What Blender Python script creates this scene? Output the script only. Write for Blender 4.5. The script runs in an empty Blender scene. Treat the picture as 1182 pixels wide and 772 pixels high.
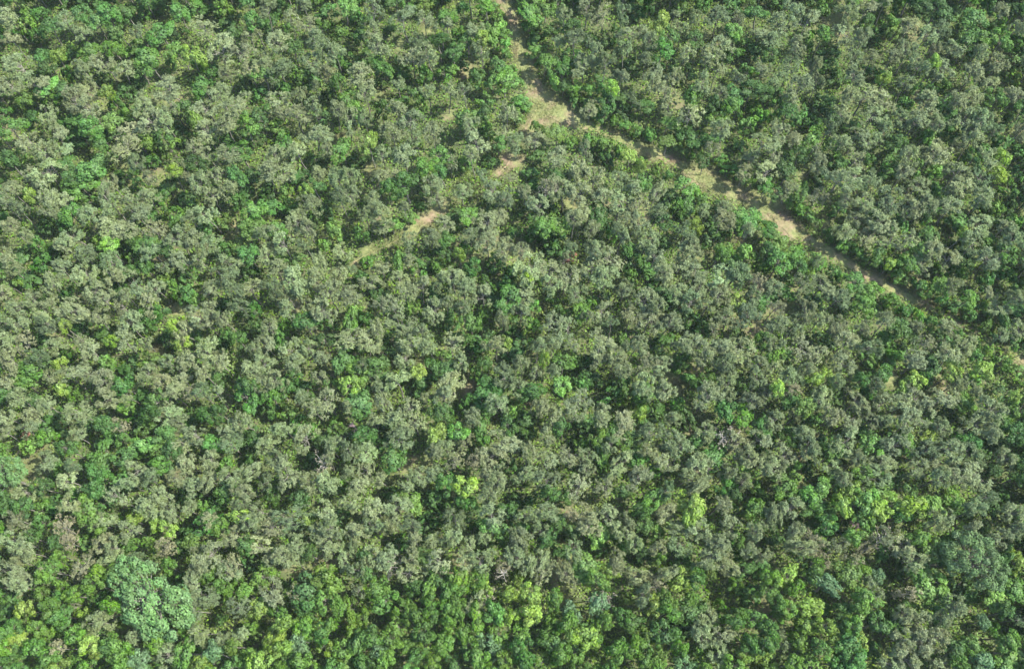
# marks read from the photograph: per tile (x0, y0), kind -> x,y[,r] at 4x
A = {
(0,0): dict(
 g="300,90,60 380,160,60 60,180,60 100,320,70 60,400,80 170,370,60 330,60,50 480,280,75 400,310,60 390,420,70 330,490,60 420,500,60 220,530,60 640,140,45 800,400,70 790,490,60 680,490,50 620,620,70 700,560,60 760,560,60 560,700,70 620,740,60 160,650,70 250,620,50 300,700,60 200,730,60 930,120,70 1010,240,60 1110,250,60 1040,330,50 1150,320,50 1010,430,70 1090,460,60 960,500,60 950,620,70 1040,580,50 970,720,60 900,670,50 1060,720 1150,170,50 50,80,50 560,330,50",
 y="255,265,38 880,250,48 500,425,38", b="915,310,35 540,490,40 435,580,50 740,140,80 690,270,60 640,310,50 490,60,50 200,60,40 130,110,40 220,400,50 240,460,40 290,580,28 790,680,40 1130,590,50 1110,700,50 580,240,28 610,520,40 50,590,50 730,690,35 1040,40,40 30,150,35", d="900,40,60 720,40,60 1060,90,60 450,120,45",
 k="220,20,40 120,215,40 20,290,40 310,310,45 530,380,35 670,410,40 170,580,40 370,710,45 490,690,40 880,350,40 1080,400,40 890,540,40 820,740,40 900,200,40"),
(296,0): dict(
 g="40,50,50 90,190,60 230,40,40 150,90,45 250,130,55 310,190,60 270,270,60 360,230,50 30,250,50 110,320,55 340,340,60 480,360,70 500,430,50 270,400,40 190,430,40 100,480,50 180,530,60 270,500,50 110,560,50 260,620,80 200,700,70 80,700,70 330,690,50 350,500,50 390,570,50 500,550,50 540,60,65 560,130,50 680,80,60 780,100,60 840,130,50 750,200,55 720,280,60 580,230,55 800,250,50 650,390,45 640,500,55 700,560,60 630,620,60 740,640,70 810,600,60 680,720,60 580,720,50 800,430,50 880,420,50 960,420,45 1000,120,50 1040,240,50 950,600,70 1010,650,60 1000,720,50 900,720,50 1150,520,60 1130,600,50",
 y="520,670,42 1030,190,38", b="330,60,40 400,30,50 450,70,40 300,130,40 390,160,40 475,180,38 580,300,45 660,290,30 450,290,40 440,450,50 470,520,35 400,700,50 740,530,30 880,80,42 920,160,38 1090,160,42 1060,40,42 1140,380,48 1050,460,35 970,550,48 1090,390,35 870,340,38 900,320,30 770,345,38 100,590,40 30,350,50 960,760,40 1070,610,40 960,40,32 690,20,40", d="600,350,45",
 k="180,150,35 600,80,35 900,620,50 920,670,50 860,20,35 350,580,40 480,620,40 800,500,35 40,160,30", s="580,430,32 970,340,42 890,530,60 400,640,40 1150,720,60 790,140,25 660,210,25"),
(592,0): dict(
 g="250,60,50 200,190,55 350,40,50 430,70,55 500,80,65 540,150,50 300,200,50 370,230,50 330,310,60 420,290,50 520,230,45 500,350,40 560,450,50 520,480,40 640,190,40 620,280,50 650,350,55 700,400,55 740,350,45 790,230,50 780,130,50 740,90,40 720,500,55 690,540,50 820,530,60 950,80,65 960,210,60 900,260,60 880,390,60 940,420,50 1030,370,40 930,340,50 1040,100,40 1160,330,50 1150,140,40 980,600,60 1000,640,50 920,690,40 1150,640,60 1120,740,50 370,590,50 400,650,60 290,650,50 190,740,50 350,700,50 90,650,70 30,660,50 820,90,35",
 y="475,410,32 660,110,45 570,690,45", b="70,60,60 150,40,45 60,140,40 100,240,40 150,290,45 690,230,50 350,430,40 410,420,30 290,400,35 880,20,40 620,30,32 1080,40,38 1010,250,40 1030,450,50 940,560,45 1100,500,40 510,690,40 480,650,35 710,670,45 780,680,40 840,710,40 600,700,35 230,540,50 30,470,40 10,540,40 960,740,32 1090,570,40", d="230,300,50 270,260,40 220,390,40 430,470,50 620,600,60 560,560,50 830,640,60 200,590,45 150,600,50 1120,250,50 1100,420,50 820,180,40 400,180,40",
 k="350,130,30 600,400,40 820,300,30 1150,30,35", s="900,170,25 810,390,25"),
(886,0): dict(
 g="170,100,60 120,60,60 40,120,55 60,190,55 130,220,55 200,300,50 100,320,70 230,380,45 150,400,60 40,370,60 120,460,50 380,70,60 360,160,60 420,200,60 400,290,60 400,370,60 370,460,60 350,510,50 450,430,70 530,480,50 470,560,60 420,620,60 480,660,50 560,590,50 360,650,60 390,720,50 500,270,45 560,270,40 640,250,50 650,130,50 720,170,50 800,150,65 820,230,55 770,250,50 700,320,50 640,370,40 730,500,60 750,560,60 770,600,50 680,560,60 620,560,50 700,650,70 760,700,60 660,720,60 800,320,50 1000,260,60 1060,310,60 960,320,50 1010,400,50 950,440,60 890,480,60 920,540,60 1000,560,60 960,640,60 880,680,50 1040,600,50 1140,450,50 1120,130,40 1080,70,50 50,620,60 110,660,50 290,600,50 40,720,60 230,720,50 1160,600,50 1020,740,50 280,60,50 480,50,50 540,30,45",
 y="535,385,30 765,300,34 1080,740,45", b="250,50,40 290,30,35 600,30,38 570,170,40 560,110,40 40,500,40 80,530,45 150,560,40 300,680,40 190,640,50 1090,190,45 1060,130,35 730,650,30 1000,20,40 820,390,35 700,430,32 620,490,40 940,600,30 980,700,35 1130,360,40 190,190,35", d="280,250,60 280,310,50 700,60,60 660,40,50 780,50,60 930,200,60 900,150,50 960,90,60 1140,280,50 1120,560,60 1080,660,50 840,470,50 820,530,50 580,720,60 260,460,60 370,570,45 60,440,40 850,60,50 1150,200,40",
 k="490,90,30 590,350,40 590,430,35 300,380,30", s="880,260,22 1170,100,25"),
(0,193): dict(
 g="150,40,60 220,30,60 60,90,60 30,170,50 220,130,60 280,140,45 70,210,50 200,220,50 70,270,50 120,320,50 510,70,55 560,60,50 520,140,60 580,140,40 500,180,50 690,50,50 660,130,50 690,160,50 640,200,60 450,230,60 500,260,60 400,220,50 560,290,60 350,310,60 320,380,60 380,440,60 440,560,60 400,500,60 480,400,60 530,450,60 500,510,50 430,400,50 640,430,60 680,460,50 620,550,60 600,490,40 700,400,50 660,590,50 740,450,40 770,410,50 820,330,60 890,320,60 900,410,55 960,330,50 850,390,50 880,220,50 920,60,60 870,30,50 980,40,50 960,110,60 1050,100,50 960,200,60 740,310,50 790,290,40 1110,330,45 1050,460,55 1100,470,50 1020,510,50 1000,560,50 1080,560,60 1150,590,50 1120,650,60 1060,680,50 940,600,50 900,690,60 860,730,50 960,720,50 1000,640,40 700,680,50 780,740,40 740,720,40 590,740,50 460,700,60 420,730,50 540,640,50 580,600,40 480,620,50 300,600,60 330,650,60 210,640,50 240,700,60 170,690,50 140,620,50 150,590,50 60,640,60 30,700,60 80,740,50 240,530,50 280,490,50 200,530,40 40,410,55 60,460,50 180,380,40 20,590,50 740,560,45 750,600,40",
 y="130,130,32 310,740,28 820,720,28 790,20,36", b="370,80,60 340,50,50 330,210,50 300,270,30 180,360,35 190,450,40 640,270,45 790,210,32 620,80,28 720,160,28 1080,30,45 1030,250,40 1160,200,50 1150,270,50 1100,370,40 1050,390,35 650,690,38 630,670,30 680,720,40 740,680,35 1000,690,32 860,590,40 910,610,30 800,560,40 770,520,35 60,550,40 620,430,30 310,580,30 1170,660,35 460,350,30", d="150,450,50 260,370,50 100,420,50 130,520,60 690,370,60 780,100,60 1150,50,50 1140,130,40 420,30,60 460,320,60 560,490,40",
 k="80,40,35 250,80,30 170,250,40 440,640,35 130,690,35 330,530,40 600,20,25 900,500,50 920,540,50 1110,750,30 540,590,25 520,690,30 560,420,25", s="1070,280,35 820,640,50"),
(296,193): dict(
 g="50,30,60 130,20,60 270,40,50 130,140,45 370,50,60 440,60,60 450,130,60 400,140,60 350,130,50 560,80,40 540,150,50 520,200,50 600,200,60 540,260,45 680,190,40 590,140,40 800,80,60 830,130,50 780,40,50 620,30,50 930,110,55 960,30,50 1040,60,50 1100,100,60 1150,70,50 1150,150,60 1130,200,60 1060,260,60 1000,300,60 1090,350,60 1150,370,60 870,260,50 260,170,60 230,200,50 200,260,60 260,310,50 180,230,50 310,330,50 360,330,50 400,380,50 420,350,50 230,390,40 40,320,50 50,400,60 130,360,40 260,450,40 100,470,50 150,510,60 60,500,50 130,590,60 60,590,60 30,650,50 130,650,50 60,710,60 240,630,40 240,500,50 300,480,40 340,590,60 330,650,60 380,500,50 440,470,40 450,520,50 440,600,60 540,540,45 590,470,50 650,490,60 700,460,50 620,530,60 560,620,50 650,640,60 680,590,60 760,560,50 790,600,50 690,350,55 660,340,40 800,330,60 830,350,50 720,390,40 900,520,60 960,550,60 1020,530,50 1060,560,50 830,540,40 950,650,60 920,680,60 860,650,40 810,690,60 780,740,50 690,720,60 640,720,50 1020,610,50 980,690,50 1150,700,50 1160,560,50 250,730,50 550,740,50", n="290,560,45",
 y="225,118,28 940,415,28", b="625,265,48 480,300,38 700,240,40 985,225,50 890,340,42 840,460,38 760,480,40 510,440,38 360,290,40 305,365,30 420,700,45 500,700,40 460,660,30 1070,540,35 1150,540,35 990,370,40 1000,440,30 530,700,30 130,110,30 10,260,32 420,420,30", d="690,90,60 720,120,50 60,190,60 50,230,50 1100,440,60 1150,480,50 780,440,45 560,580,50 1150,620,60 1100,600,50 880,700,60 850,590,50 220,720,50",
 k="400,240,40 330,130,30 520,280,30 670,260,25 200,420,45 440,270,35 990,610,30 890,90,30 900,430,25", s="780,250,70 720,290,50 600,360,42 520,380,38 450,440,34 850,190,60 530,20,40 180,640,30 1120,20,55"),
(592,193): dict(
 g="190,40,60 300,40,60 370,60,60 330,100,60 360,160,60 240,110,50 430,150,60 490,180,60 470,50,40 540,110,50 580,160,60 520,230,60 590,250,60 660,100,50 640,210,50 690,50,60 560,290,50 500,310,50 620,330,60 130,200,60 110,250,50 190,220,50 290,250,50 340,300,50 310,320,50 210,120,40 270,360,40 360,390,60 440,440,60 470,400,50 430,510,60 360,450,50 390,540,50 90,440,60 150,480,60 160,540,60 240,510,70 290,570,60 230,450,40 30,400,45 40,600,60 20,680,50 170,720,60 250,740,50 300,620,50 350,690,35 410,670,50 450,740,50 520,620,50 600,620,70 620,690,70 560,690,50 690,720,60 740,730,60 650,400,60 690,380,50 800,300,60 830,360,70 800,420,70 760,450,50 850,470,60 720,500,50 740,560,60 830,620,60 880,640,50 840,560,50 930,490,60 1020,480,60 950,580,60 1110,590,50 1000,700,60 950,730,50 960,250,60 870,200,50 1080,300,50 990,130,50 760,50,50 1160,20,60 1070,30,50 670,660,40 700,620,50 1080,690,60 840,180,50 20,130,60", n="150,70,45 1130,530,50",
 y="580,25,28 860,265,38 1030,630,42 80,500,28", b="200,270,50 90,640,32 60,740,30 110,730,35 550,520,32 350,640,35 950,390,45 1080,400,40 1150,450,40 1020,300,35 1100,220,60 1050,240,50 1170,290,50 800,80,50 850,110,40 750,190,35 940,180,40 150,270,50 450,310,35 180,610,30 10,490,35 230,290,40", d="100,310,60 160,330,50 400,230,60 80,100,60 180,160,50 560,440,60 640,490,60 930,140,50 560,50,50 610,70,60 720,150,50 820,700,60 1000,420,50 900,290,40 1130,610,50 680,590,50 770,650,60 950,350,40 60,330,50",
 k="130,590,30 480,630,40 550,610,35 380,540,20 620,150,25 890,300,35", s="270,170,42 1130,160,60 880,40,50 1050,340,25", o="270,410,32"),
(886,193): dict(
 g="100,100,55 230,130,60 250,160,50 340,60,60 310,30,60 400,60,60 470,70,60 370,150,50 450,160,50 620,40,60 590,80,60 680,100,60 600,160,70 650,200,60 700,60,50 720,150,50 400,240,60 360,280,60 530,270,60 490,330,60 560,330,60 620,330,60 850,180,60 880,40,60 960,50,60 900,90,60 1000,140,60 980,290,60 950,350,60 1080,290,60 1130,60,50 1140,330,60 780,390,60 740,450,60 770,480,50 860,550,60 840,430,50 1020,430,60 1010,510,60 1040,590,60 1060,640,60 950,660,60 1150,600,50 920,700,60 850,740,60 620,680,60 560,650,60 250,550,60 300,600,60 170,540,60 370,570,40 30,560,50 60,490,50 260,400,50 310,410,40 30,350,50 150,420,40 240,700,60 320,720,60 120,730,60 160,680,50 30,640,50 450,730,50 30,730,50 1160,740,50 540,730,50 680,730,50",
 y="560,450,34 880,320,38 1050,30,42", b="170,210,40 10,240,28 80,310,50 40,370,60 110,400,50 60,430,50 190,490,35 240,450,35 400,510,50 430,560,60 450,640,50 580,610,35 500,560,45 550,420,50 600,430,40 470,430,40 690,400,50 660,450,50 640,380,40 790,560,50 740,570,40 1130,260,38 1110,100,40 780,20,40 1000,520,40 920,600,45 900,480,40 800,600,40 1090,400,45 340,370,40 1040,190,40 1150,430,40", d="120,190,60 90,20,50 700,690,50 730,330,50 780,130,50 560,20,60 480,200,60 440,200,50 340,340,50 620,500,60 680,520,50 500,480,50 200,620,60 110,590,50 900,370,50 860,600,60 1140,660,60 1080,700,50 920,440,40 740,700,60 410,420,40 1080,230,50",
 k="800,260,60 120,590,35 500,370,25 1030,290,30 720,250,35", s="40,130,50 160,40,40 260,250,30"),
(0,386): dict(
 g="40,60,60 110,50,50 230,40,50 370,40,60 420,90,60 580,30,60 620,50,50 690,60,40 720,30,50 160,90,50 50,120,60 40,180,60 330,190,60 390,160,50 230,190,50 440,190,60 350,120,50 620,190,50 670,170,50 740,130,50 800,140,50 870,130,60 940,100,70 1000,130,60 950,180,60 910,60,60 1080,30,50 1150,150,60 730,230,60 800,250,60 930,250,50 1000,280,50 830,200,60 1130,250,50 1150,60,50 500,290,60 540,320,50 600,270,40 370,350,60 420,340,50 230,330,60 180,320,50 90,300,60 60,280,50 40,400,60 90,420,50 150,390,50 20,450,50 350,470,60 390,500,60 380,430,50 500,450,60 780,370,60 830,410,50 740,350,50 910,470,50 950,490,50 830,520,50 1050,420,60 1020,450,60 1060,500,60 1000,380,50 1130,400,50 340,600,50 210,590,60 250,570,50 350,660,60 410,680,60 380,720,50 130,720,60 640,640,60 690,670,60 740,660,60 640,590,50 600,690,50 560,750,60 860,590,60 890,700,50 830,660,40 970,590,50 980,650,50 1060,660,60 1150,640,50 1150,700,60 760,750,60", n="870,270,55 540,430,55",
 y="520,50,34 290,140,36 840,40,38 270,255,30", b="1050,60,36 310,80,32 170,170,60 100,220,45 340,280,40 580,230,45 510,170,40 490,130,30 590,350,40 620,370,40 660,500,45 740,520,45 560,490,40 650,550,40 730,590,45 460,600,50 430,570,40 440,650,50 450,700,45 210,480,40 170,490,30 270,640,40 260,600,40 960,370,45 1130,300,60 690,120,40 20,550,40 130,520,40 340,750,40", e="30,650,95",
 d="220,430,45 480,530,50 560,110,60 270,400,50 800,570,60 540,690,60 1160,480,40 890,370,50",
 k="270,530,50 700,290,50 1070,230,60 1060,300,40 150,640,50 250,690,50 780,70,40 570,140,35 1060,740,40 630,740,40 450,370,25 1070,580,35 860,350,30 1110,70,35 200,20,30 700,410,50 550,600,45", s="150,590,42 740,70,30", o="130,470,28"),
(296,386): dict(
 g="30,50,60 50,130,60 160,70,60 180,130,60 230,60,50 280,50,60 290,110,50 80,190,50 30,220,50 270,180,40 430,40,60 490,60,60 500,130,40 570,250,60 600,310,60 660,230,60 690,100,60 740,30,60 810,40,50 870,40,50 960,100,60 1010,80,60 1100,60,50 1150,180,60 900,240,60 880,290,60 920,330,40 1160,320,50 330,320,60 290,340,50 260,350,60 420,350,50 190,300,50 720,340,60 640,370,60 740,370,50 770,300,40 540,400,50 110,430,60 160,440,70 210,490,60 60,490,60 140,620,60 80,600,60 30,600,50 180,690,60 30,680,60 260,690,50 340,650,60 340,590,50 390,470,50 360,530,60 420,530,50 440,620,50 500,630,70 480,680,60 500,560,60 640,480,60 670,500,50 580,670,50 620,680,60 690,690,50 740,640,50 730,410,50 870,520,60 810,530,60 900,580,60 840,640,60 1090,560,60 1130,500,60 1060,640,70 1100,680,60 1050,740,50 990,420,50 960,490,50 760,210,50 780,260,50", n="1000,580,45",
 y="430,230,50 740,170,40 1160,50,32 960,680,58 840,455,62", b="60,280,45 110,260,45 140,350,40 460,100,40 450,180,50 350,240,40 490,210,40 850,110,40 700,190,28 1040,60,40 1050,430,50 1010,470,40 960,330,30 370,420,40 720,770,50 250,460,40 420,700,40 110,20,40 640,580,58 1080,240,60 1040,270,60", d="580,90,70 560,160,60 1050,330,60 480,310,60 890,150,40 870,360,50 380,130,50 280,580,70 310,500,50 180,210,50 620,440,50",
 k="40,410,60 720,530,60 740,590,50 130,730,60 780,720,40 520,490,40 800,360,40 210,360,25 640,340,30 1110,400,50 100,150,30", s="770,130,42 980,230,52 290,270,25", p="435,445,32"),
(592,386): dict(
 g="110,70,60 180,30,50 290,60,50 410,40,60 560,50,60 400,130,40 590,140,70 640,170,60 530,160,60 630,230,70 690,260,50 710,300,50 460,100,50 800,40,60 950,60,70 1010,100,70 960,140,60 900,90,60 1120,130,50 1050,70,50 980,240,60 1150,280,60 1150,210,50 1080,300,50 880,300,60 810,330,50 120,190,40 190,190,40 50,160,50 30,250,50 310,290,70 330,330,60 280,360,60 420,370,60 510,400,60 460,340,50 120,340,60 170,370,60 170,460,50 290,490,50 50,330,50 420,510,60 740,390,50 870,420,50 950,400,60 660,470,60 720,490,60 650,560,60 700,590,60 740,610,60 690,630,50 770,540,60 830,590,60 800,660,50 490,610,60 430,700,70 580,680,60 700,710,50 330,620,60 280,550,60 300,700,60 160,580,60 60,560,60 160,660,60 60,650,60 1030,500,60 1080,550,60 1110,480,50 1100,440,60 1050,690,60 980,640,50 1010,710,60 900,640,50 860,690,50 360,540,60",
 y="130,130,32 570,380,32 810,760,58", b="230,130,45 280,120,40 240,240,45 10,350,40 320,230,40 470,450,50 380,460,45 330,470,40 530,530,50 570,580,50 920,570,60 1060,620,40 830,230,40 760,330,40 980,370,50 1060,360,50 1150,430,50 970,750,32 1140,740,40 580,320,40 440,280,40 480,290,35", d="560,440,60 780,140,60 590,270,60 510,270,50 490,220,50 320,140,60 60,480,60 50,400,60 660,370,60 1080,230,50 690,50,50 1140,560,40 370,200,40",
 k="330,20,35 930,190,45 230,690,40 380,500,25 280,440,35 340,440,40 1050,270,30 660,600,25", s="740,200,42 770,250,28 60,310,35 150,300,40 820,450,42 1030,450,55"),
(886,386): dict(
 g="50,40,60 150,50,60 240,100,60 200,140,50 380,30,60 430,50,60 340,120,60 500,150,60 560,130,60 590,170,60 690,120,60 730,40,60 860,100,60 900,60,60 990,60,60 1090,50,50 1020,210,60 940,240,50 880,230,60 30,150,60 90,190,70 340,230,45 200,240,50 500,230,60 540,250,60 820,290,70 860,320,60 690,310,60 640,330,60 730,330,60 1090,300,60 1040,340,60 900,370,60 520,310,50 550,340,60 240,300,60 230,350,50 300,370,60 130,370,50 20,400,50 370,390,60 400,330,50 460,390,50 540,400,50 650,410,60 740,390,60 800,410,70 960,420,60 1010,440,50 370,470,60 160,460,50 200,520,70 170,560,60 60,560,60 20,600,60 300,600,60 350,590,60 420,580,50 340,660,50 500,660,60 540,600,60 580,510,60 650,540,60 720,540,60 690,600,60 810,600,60 840,640,60 760,690,60 830,540,60 930,560,60 890,630,70 950,650,60 1100,580,70 1010,740,50", n="110,270,60",
 y="210,210,38 270,210,42 30,260,38 610,250,48 680,200,48 1000,180,52 830,190,42 1130,280,28 730,480,50 390,730,50", b="590,100,40 540,30,40 460,110,40 710,220,40 960,200,40 1080,130,40 1140,170,40 930,330,40 1170,330,50 1070,410,45 640,520,50 300,540,50 340,530,35 480,530,50 940,490,50 80,460,45 60,690,45 80,720,50 180,740,50 230,720,45 440,730,50 520,720,50 660,740,50 840,750,50", d="200,420,50 440,170,60 760,150,60 640,50,60 300,290,50 80,340,50 840,130,40 590,460,60 460,450,50 1150,450,50 1120,20,60 800,730,60 570,670,60 270,500,40",
 k="880,430,45 70,360,30 980,490,30 930,320,25 740,710,30 420,190,25", s="740,230,38 560,210,38 430,320,32 220,470,40 1150,130,42"),
(0,579): dict(
 g="90,90,70 70,180,60 500,90,60 600,130,60 640,160,60 550,190,60 460,210,60 430,230,50 700,40,60 760,40,50 870,40,50 980,80,50 1130,20,50 1150,90,50 1090,180,60 1080,240,60 960,260,70 900,290,60 970,310,60 1040,330,60 900,360,50 520,280,60 540,260,60 630,260,50 140,250,50 200,270,50 110,300,50 40,340,60 30,380,50 90,400,60 940,430,60 910,480,60 840,480,50 1100,500,60 1150,540,60 960,600,70 1010,620,70 1080,610,50 470,560,60 440,530,50 780,730,60 620,630,40 310,50,60", n="300,130,70 260,170,70 310,190,60 370,310,60 410,330,60 780,190,55 300,670,50",
 y="625,80,38 710,85,38 765,120,42 1095,80,40 120,500,42 90,640,58 460,690,42 390,640,50", b="870,140,38 930,120,60 910,180,45 850,210,38 1020,115,42 940,30,28 685,195,38 440,150,38 420,110,42 400,40,60 250,320,58 170,330,42 190,420,42 350,430,48 340,470,40 430,450,32 290,400,40 240,500,58 270,520,45 70,690,45 170,580,48 150,680,60 60,590,50 260,580,40 330,600,50 370,580,32 500,660,55 540,660,60 360,740,50 200,720,60 720,650,60 840,570,50 1060,460,38 860,700,70 920,740,50 1090,660,42 1150,720,60 240,760,60 20,600,50 30,690,50 20,750,60 560,740,50 190,30,38 10,120,40 1170,580,40", e="680,440,185 620,720,70 1000,710,55",
 d="60,470,60 480,440,40 280,470,60 30,530,60 480,620,40", k="390,140,50 200,180,50 170,130,35 200,230,45 310,340,40 130,340,30 850,330,40 570,320,40 790,235,30 1010,450,30 380,380,25 1110,340,40 1060,30,25 1060,210,25"),
(296,579): dict(
 g="40,60,60 110,90,60 60,130,70 50,190,60 110,230,60 180,200,50 180,280,60 190,310,60 310,30,50 340,140,60 280,150,60 330,210,60 290,230,60 400,260,60 440,200,50 470,130,50 440,20,50 560,40,60 640,30,50 560,120,60 620,110,60 700,120,70 730,170,50 540,210,50 600,260,60 720,250,60 770,260,60 910,80,60 900,180,60 1090,40,60 1080,90,50 1050,180,50 1000,210,50 1030,260,60 1100,250,60 860,250,60 930,260,50 450,310,50 470,400,50 680,350,50 80,410,60 780,330,50 1100,180,50 820,190,50 1000,460,50", n="1150,270,50 180,450,50",
 y="230,70,42 490,710,32 60,640,60 1160,400,42", b="40,340,58 160,410,42 300,330,70 340,380,70 330,450,70 430,480,50 370,500,50 520,350,42 570,410,60 590,470,60 720,400,50 690,500,60 740,520,50 870,340,70 920,340,60 950,390,60 880,410,60 880,470,60 940,480,60 1040,430,50 1100,490,60 1010,550,60 1140,620,60 1130,180,32 1030,120,32 1150,730,50 880,650,60 830,680,50 820,540,42 860,570,42 480,640,50 450,600,50 480,540,42 20,600,40 90,690,50 410,690,60 300,670,50 220,580,60 240,530,42 350,560,42 540,620,60 620,650,60 640,580,60 600,720,50 700,690,60 760,720,50 760,620,60 1000,650,60 1030,700,60 950,620,50 930,740,50 30,740,60 170,720,60 240,720,50 330,740,50 420,760,50 30,500,60 100,520,50 160,550,50 300,600,50 800,760,50", e="200,640,60 560,700,60 1080,640,50 1100,690,50",
 d="270,420,70 1000,90,50 840,60,60", k="500,180,40 130,350,40 640,420,50 640,370,35 970,460,30 1090,360,40 480,50,35 10,390,30 260,690,40 1150,90,50"),
(592,579): dict(
 g="60,60,50 150,40,60 130,130,60 320,60,60 340,120,60 380,160,60 440,60,60 510,60,50 540,100,60 530,150,60 550,200,50 500,250,60 280,190,50 700,60,50 690,110,60 740,130,60 770,200,60 640,210,50 640,260,60 680,330,50 550,340,50 580,430,60 860,140,60 880,230,60 940,30,50 1010,120,55 1110,130,60 960,220,60 1010,230,60 980,290,60 1090,210,50 1160,240,50 40,180,60 30,240,60 100,250,60 140,330,60 190,290,50 230,330,50 980,640,60 950,700,70 900,620,60 1040,640,50 870,520,50", n="270,60,50 660,370,50",
 y="835,45,62 460,320,48 780,350,52 50,410,50 80,520,55 640,480,42", b="20,120,38 1045,40,32 1110,20,50 860,370,50 850,430,50 790,390,40 180,440,50 350,280,60 320,330,60 380,360,50 660,260,32 680,450,42 500,530,42 560,560,60 720,440,50 1100,540,60 1060,520,45 1100,640,50 1090,690,60 680,700,50 480,690,60 560,660,60 600,620,50 370,760,50 330,630,70 190,660,70 220,710,50 160,620,50 280,700,60 60,690,70 20,620,60 130,740,60 180,560,50 240,560,60 360,580,60 420,570,50 700,520,60 1160,700,60 1150,620,60 640,640,60 1170,420,50", e="390,470,60 280,480,60 770,750,60",
 d="710,600,60 730,560,60 800,580,60 820,500,60 1060,440,60", k="440,190,60 200,190,50 620,350,40 920,110,60 500,390,60 480,420,40 960,400,70 1000,460,60 600,60,40 730,280,30 130,400,30 520,20,30 900,410,50 1030,700,40 850,190,40 560,260,50 640,740,40"),
(886,579): dict(
 g="40,70,60 110,40,60 130,70,60 100,130,60 140,180,60 60,160,60 30,240,50 110,230,50 330,220,50 540,150,60 620,210,60 600,240,60 660,250,60 500,400,60 800,100,70 760,80,50 840,70,50 960,40,60 1000,70,60 1130,50,60 1150,140,60 1080,160,60 920,130,50 680,190,40 880,480,70 860,540,60 700,560,70 650,640,60 720,640,60 640,700,70 580,730,60 780,620,60 800,720,60 620,560,50 1160,540,50 70,660,50", n="210,180,50 240,270,60 380,250,60 470,210,60 640,430,60",
 y="110,345,50 185,470,58 500,50,50 545,30,52 660,20,60 350,30,48 1150,285,50 420,640,42", b="30,340,50 30,450,48 240,570,50 180,580,50 320,590,48 260,490,38 360,660,60 320,640,45 410,720,60 250,690,48 310,740,50 200,740,60 120,750,50 430,450,60 470,470,50 420,520,50 400,560,42 350,500,42 370,330,60 420,310,50 690,160,42 780,220,60 820,200,42 750,370,70 780,430,60 700,340,50 1130,400,60 1100,340,50 1020,440,50 1030,590,32 880,740,42 1090,620,50 1110,690,60 1090,750,60 20,600,50 10,700,50 220,20,50 270,60,48 400,20,50 440,60,50 470,90,42 290,110,42 620,70,50 770,30,50 400,160,42", e="280,390,68 510,330,42 990,540,42 980,720,62", B="955,270,130",
 d="500,590,50 590,590,50 580,530,40", k="90,560,50 100,600,45 460,560,50 560,470,60 600,480,40 970,450,50 960,490,50 920,590,70 980,640,60 900,660,45 550,270,50 350,410,40 80,280,40 1060,520,40 840,160,25 650,120,40 530,640,50 480,740,40", p="410,100,26"),
}
import bpy, math, numpy as np
from mathutils import Vector, Matrix
rng = np.random.default_rng(11)
scene = bpy.context.scene
COL = scene.collection

# ------------------------------------------------------------------ camera
PW, PH = 1182.0, 772.0
TILT = math.radians(20.0); ALT = 122.0
HALF = math.tan(math.radians(27.5))
CAM = np.array([0.0, -ALT*math.tan(TILT), ALT])
cd = bpy.data.cameras.new('camera'); cam = bpy.data.objects.new('camera', cd); COL.objects.link(cam)
cam.location = CAM; cam.rotation_euler = (TILT, 0, 0)
cd.sensor_width = 36; cd.lens = 18/HALF; cd.clip_end = 6000; cd.clip_start = 1
scene.camera = cam
ct, st = math.cos(TILT), math.sin(TILT)
def ground_at(px, py, z=0.0):
    x = (px-PW/2)/(PW/2)*HALF; y = (PH/2-py)/(PW/2)*HALF
    d = np.array([x, y*ct+st, y*st-ct])
    t = (z-CAM[2])/d[2]
    p = CAM+d*t
    return p, t
def to_photo(p):
    q = np.asarray(p)-CAM
    X = q[..., 0]; Y = q[..., 1]*ct+q[..., 2]*st; Z = -q[..., 1]*st+q[..., 2]*ct
    return PW/2+X/-Z/HALF*PW/2, PH/2-Y/-Z/HALF*PW/2

# ------------------------------------------------------------------ light
SUN_EL, SUN_AZ = math.radians(54), math.radians(90)      # azimuth from +Y towards +X
sd = Vector((math.sin(SUN_AZ)*math.cos(SUN_EL), math.cos(SUN_AZ)*math.cos(SUN_EL), math.sin(SUN_EL)))
L = bpy.data.lights.new('sun', 'SUN'); L.energy = 3.6; L.angle = math.radians(0.6); L.color = (1.0, 0.955, 0.88)
sun = bpy.data.objects.new('sun', L); COL.objects.link(sun)
sun.rotation_euler = sd.to_track_quat('Z', 'Y').to_euler(); sun.location = (60, 20, 150)
w = bpy.data.worlds.new('World'); scene.world = w; w.use_nodes = True
nt = w.node_tree; sky = nt.nodes.new('ShaderNodeTexSky'); sky.sky_type = 'NISHITA'; sky.sun_disc = False
sky.sun_elevation = SUN_EL; sky.sun_rotation = SUN_AZ
bg = nt.nodes['Background']; nt.links.new(sky.outputs[0], bg.inputs[0]); bg.inputs[1].default_value = 0.15
scene.view_settings.view_transform = 'Standard'; scene.view_settings.look = 'None'
scene.view_settings.exposure = EXPOSURE if 'EXPOSURE' in globals() else 2.18; scene.view_settings.gamma = 1
scene.render.engine = 'CYCLES'
scene.cycles.max_bounces = 6; scene.cycles.diffuse_bounces = 4; scene.cycles.transmission_bounces = 4; scene.cycles.glossy_bounces = 1
scene.cycles.use_denoising = True; scene.cycles.pixel_filter_type = 'BLACKMAN_HARRIS'; scene.cycles.filter_width = 1.5
scene.cycles.use_adaptive_sampling = False

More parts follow.
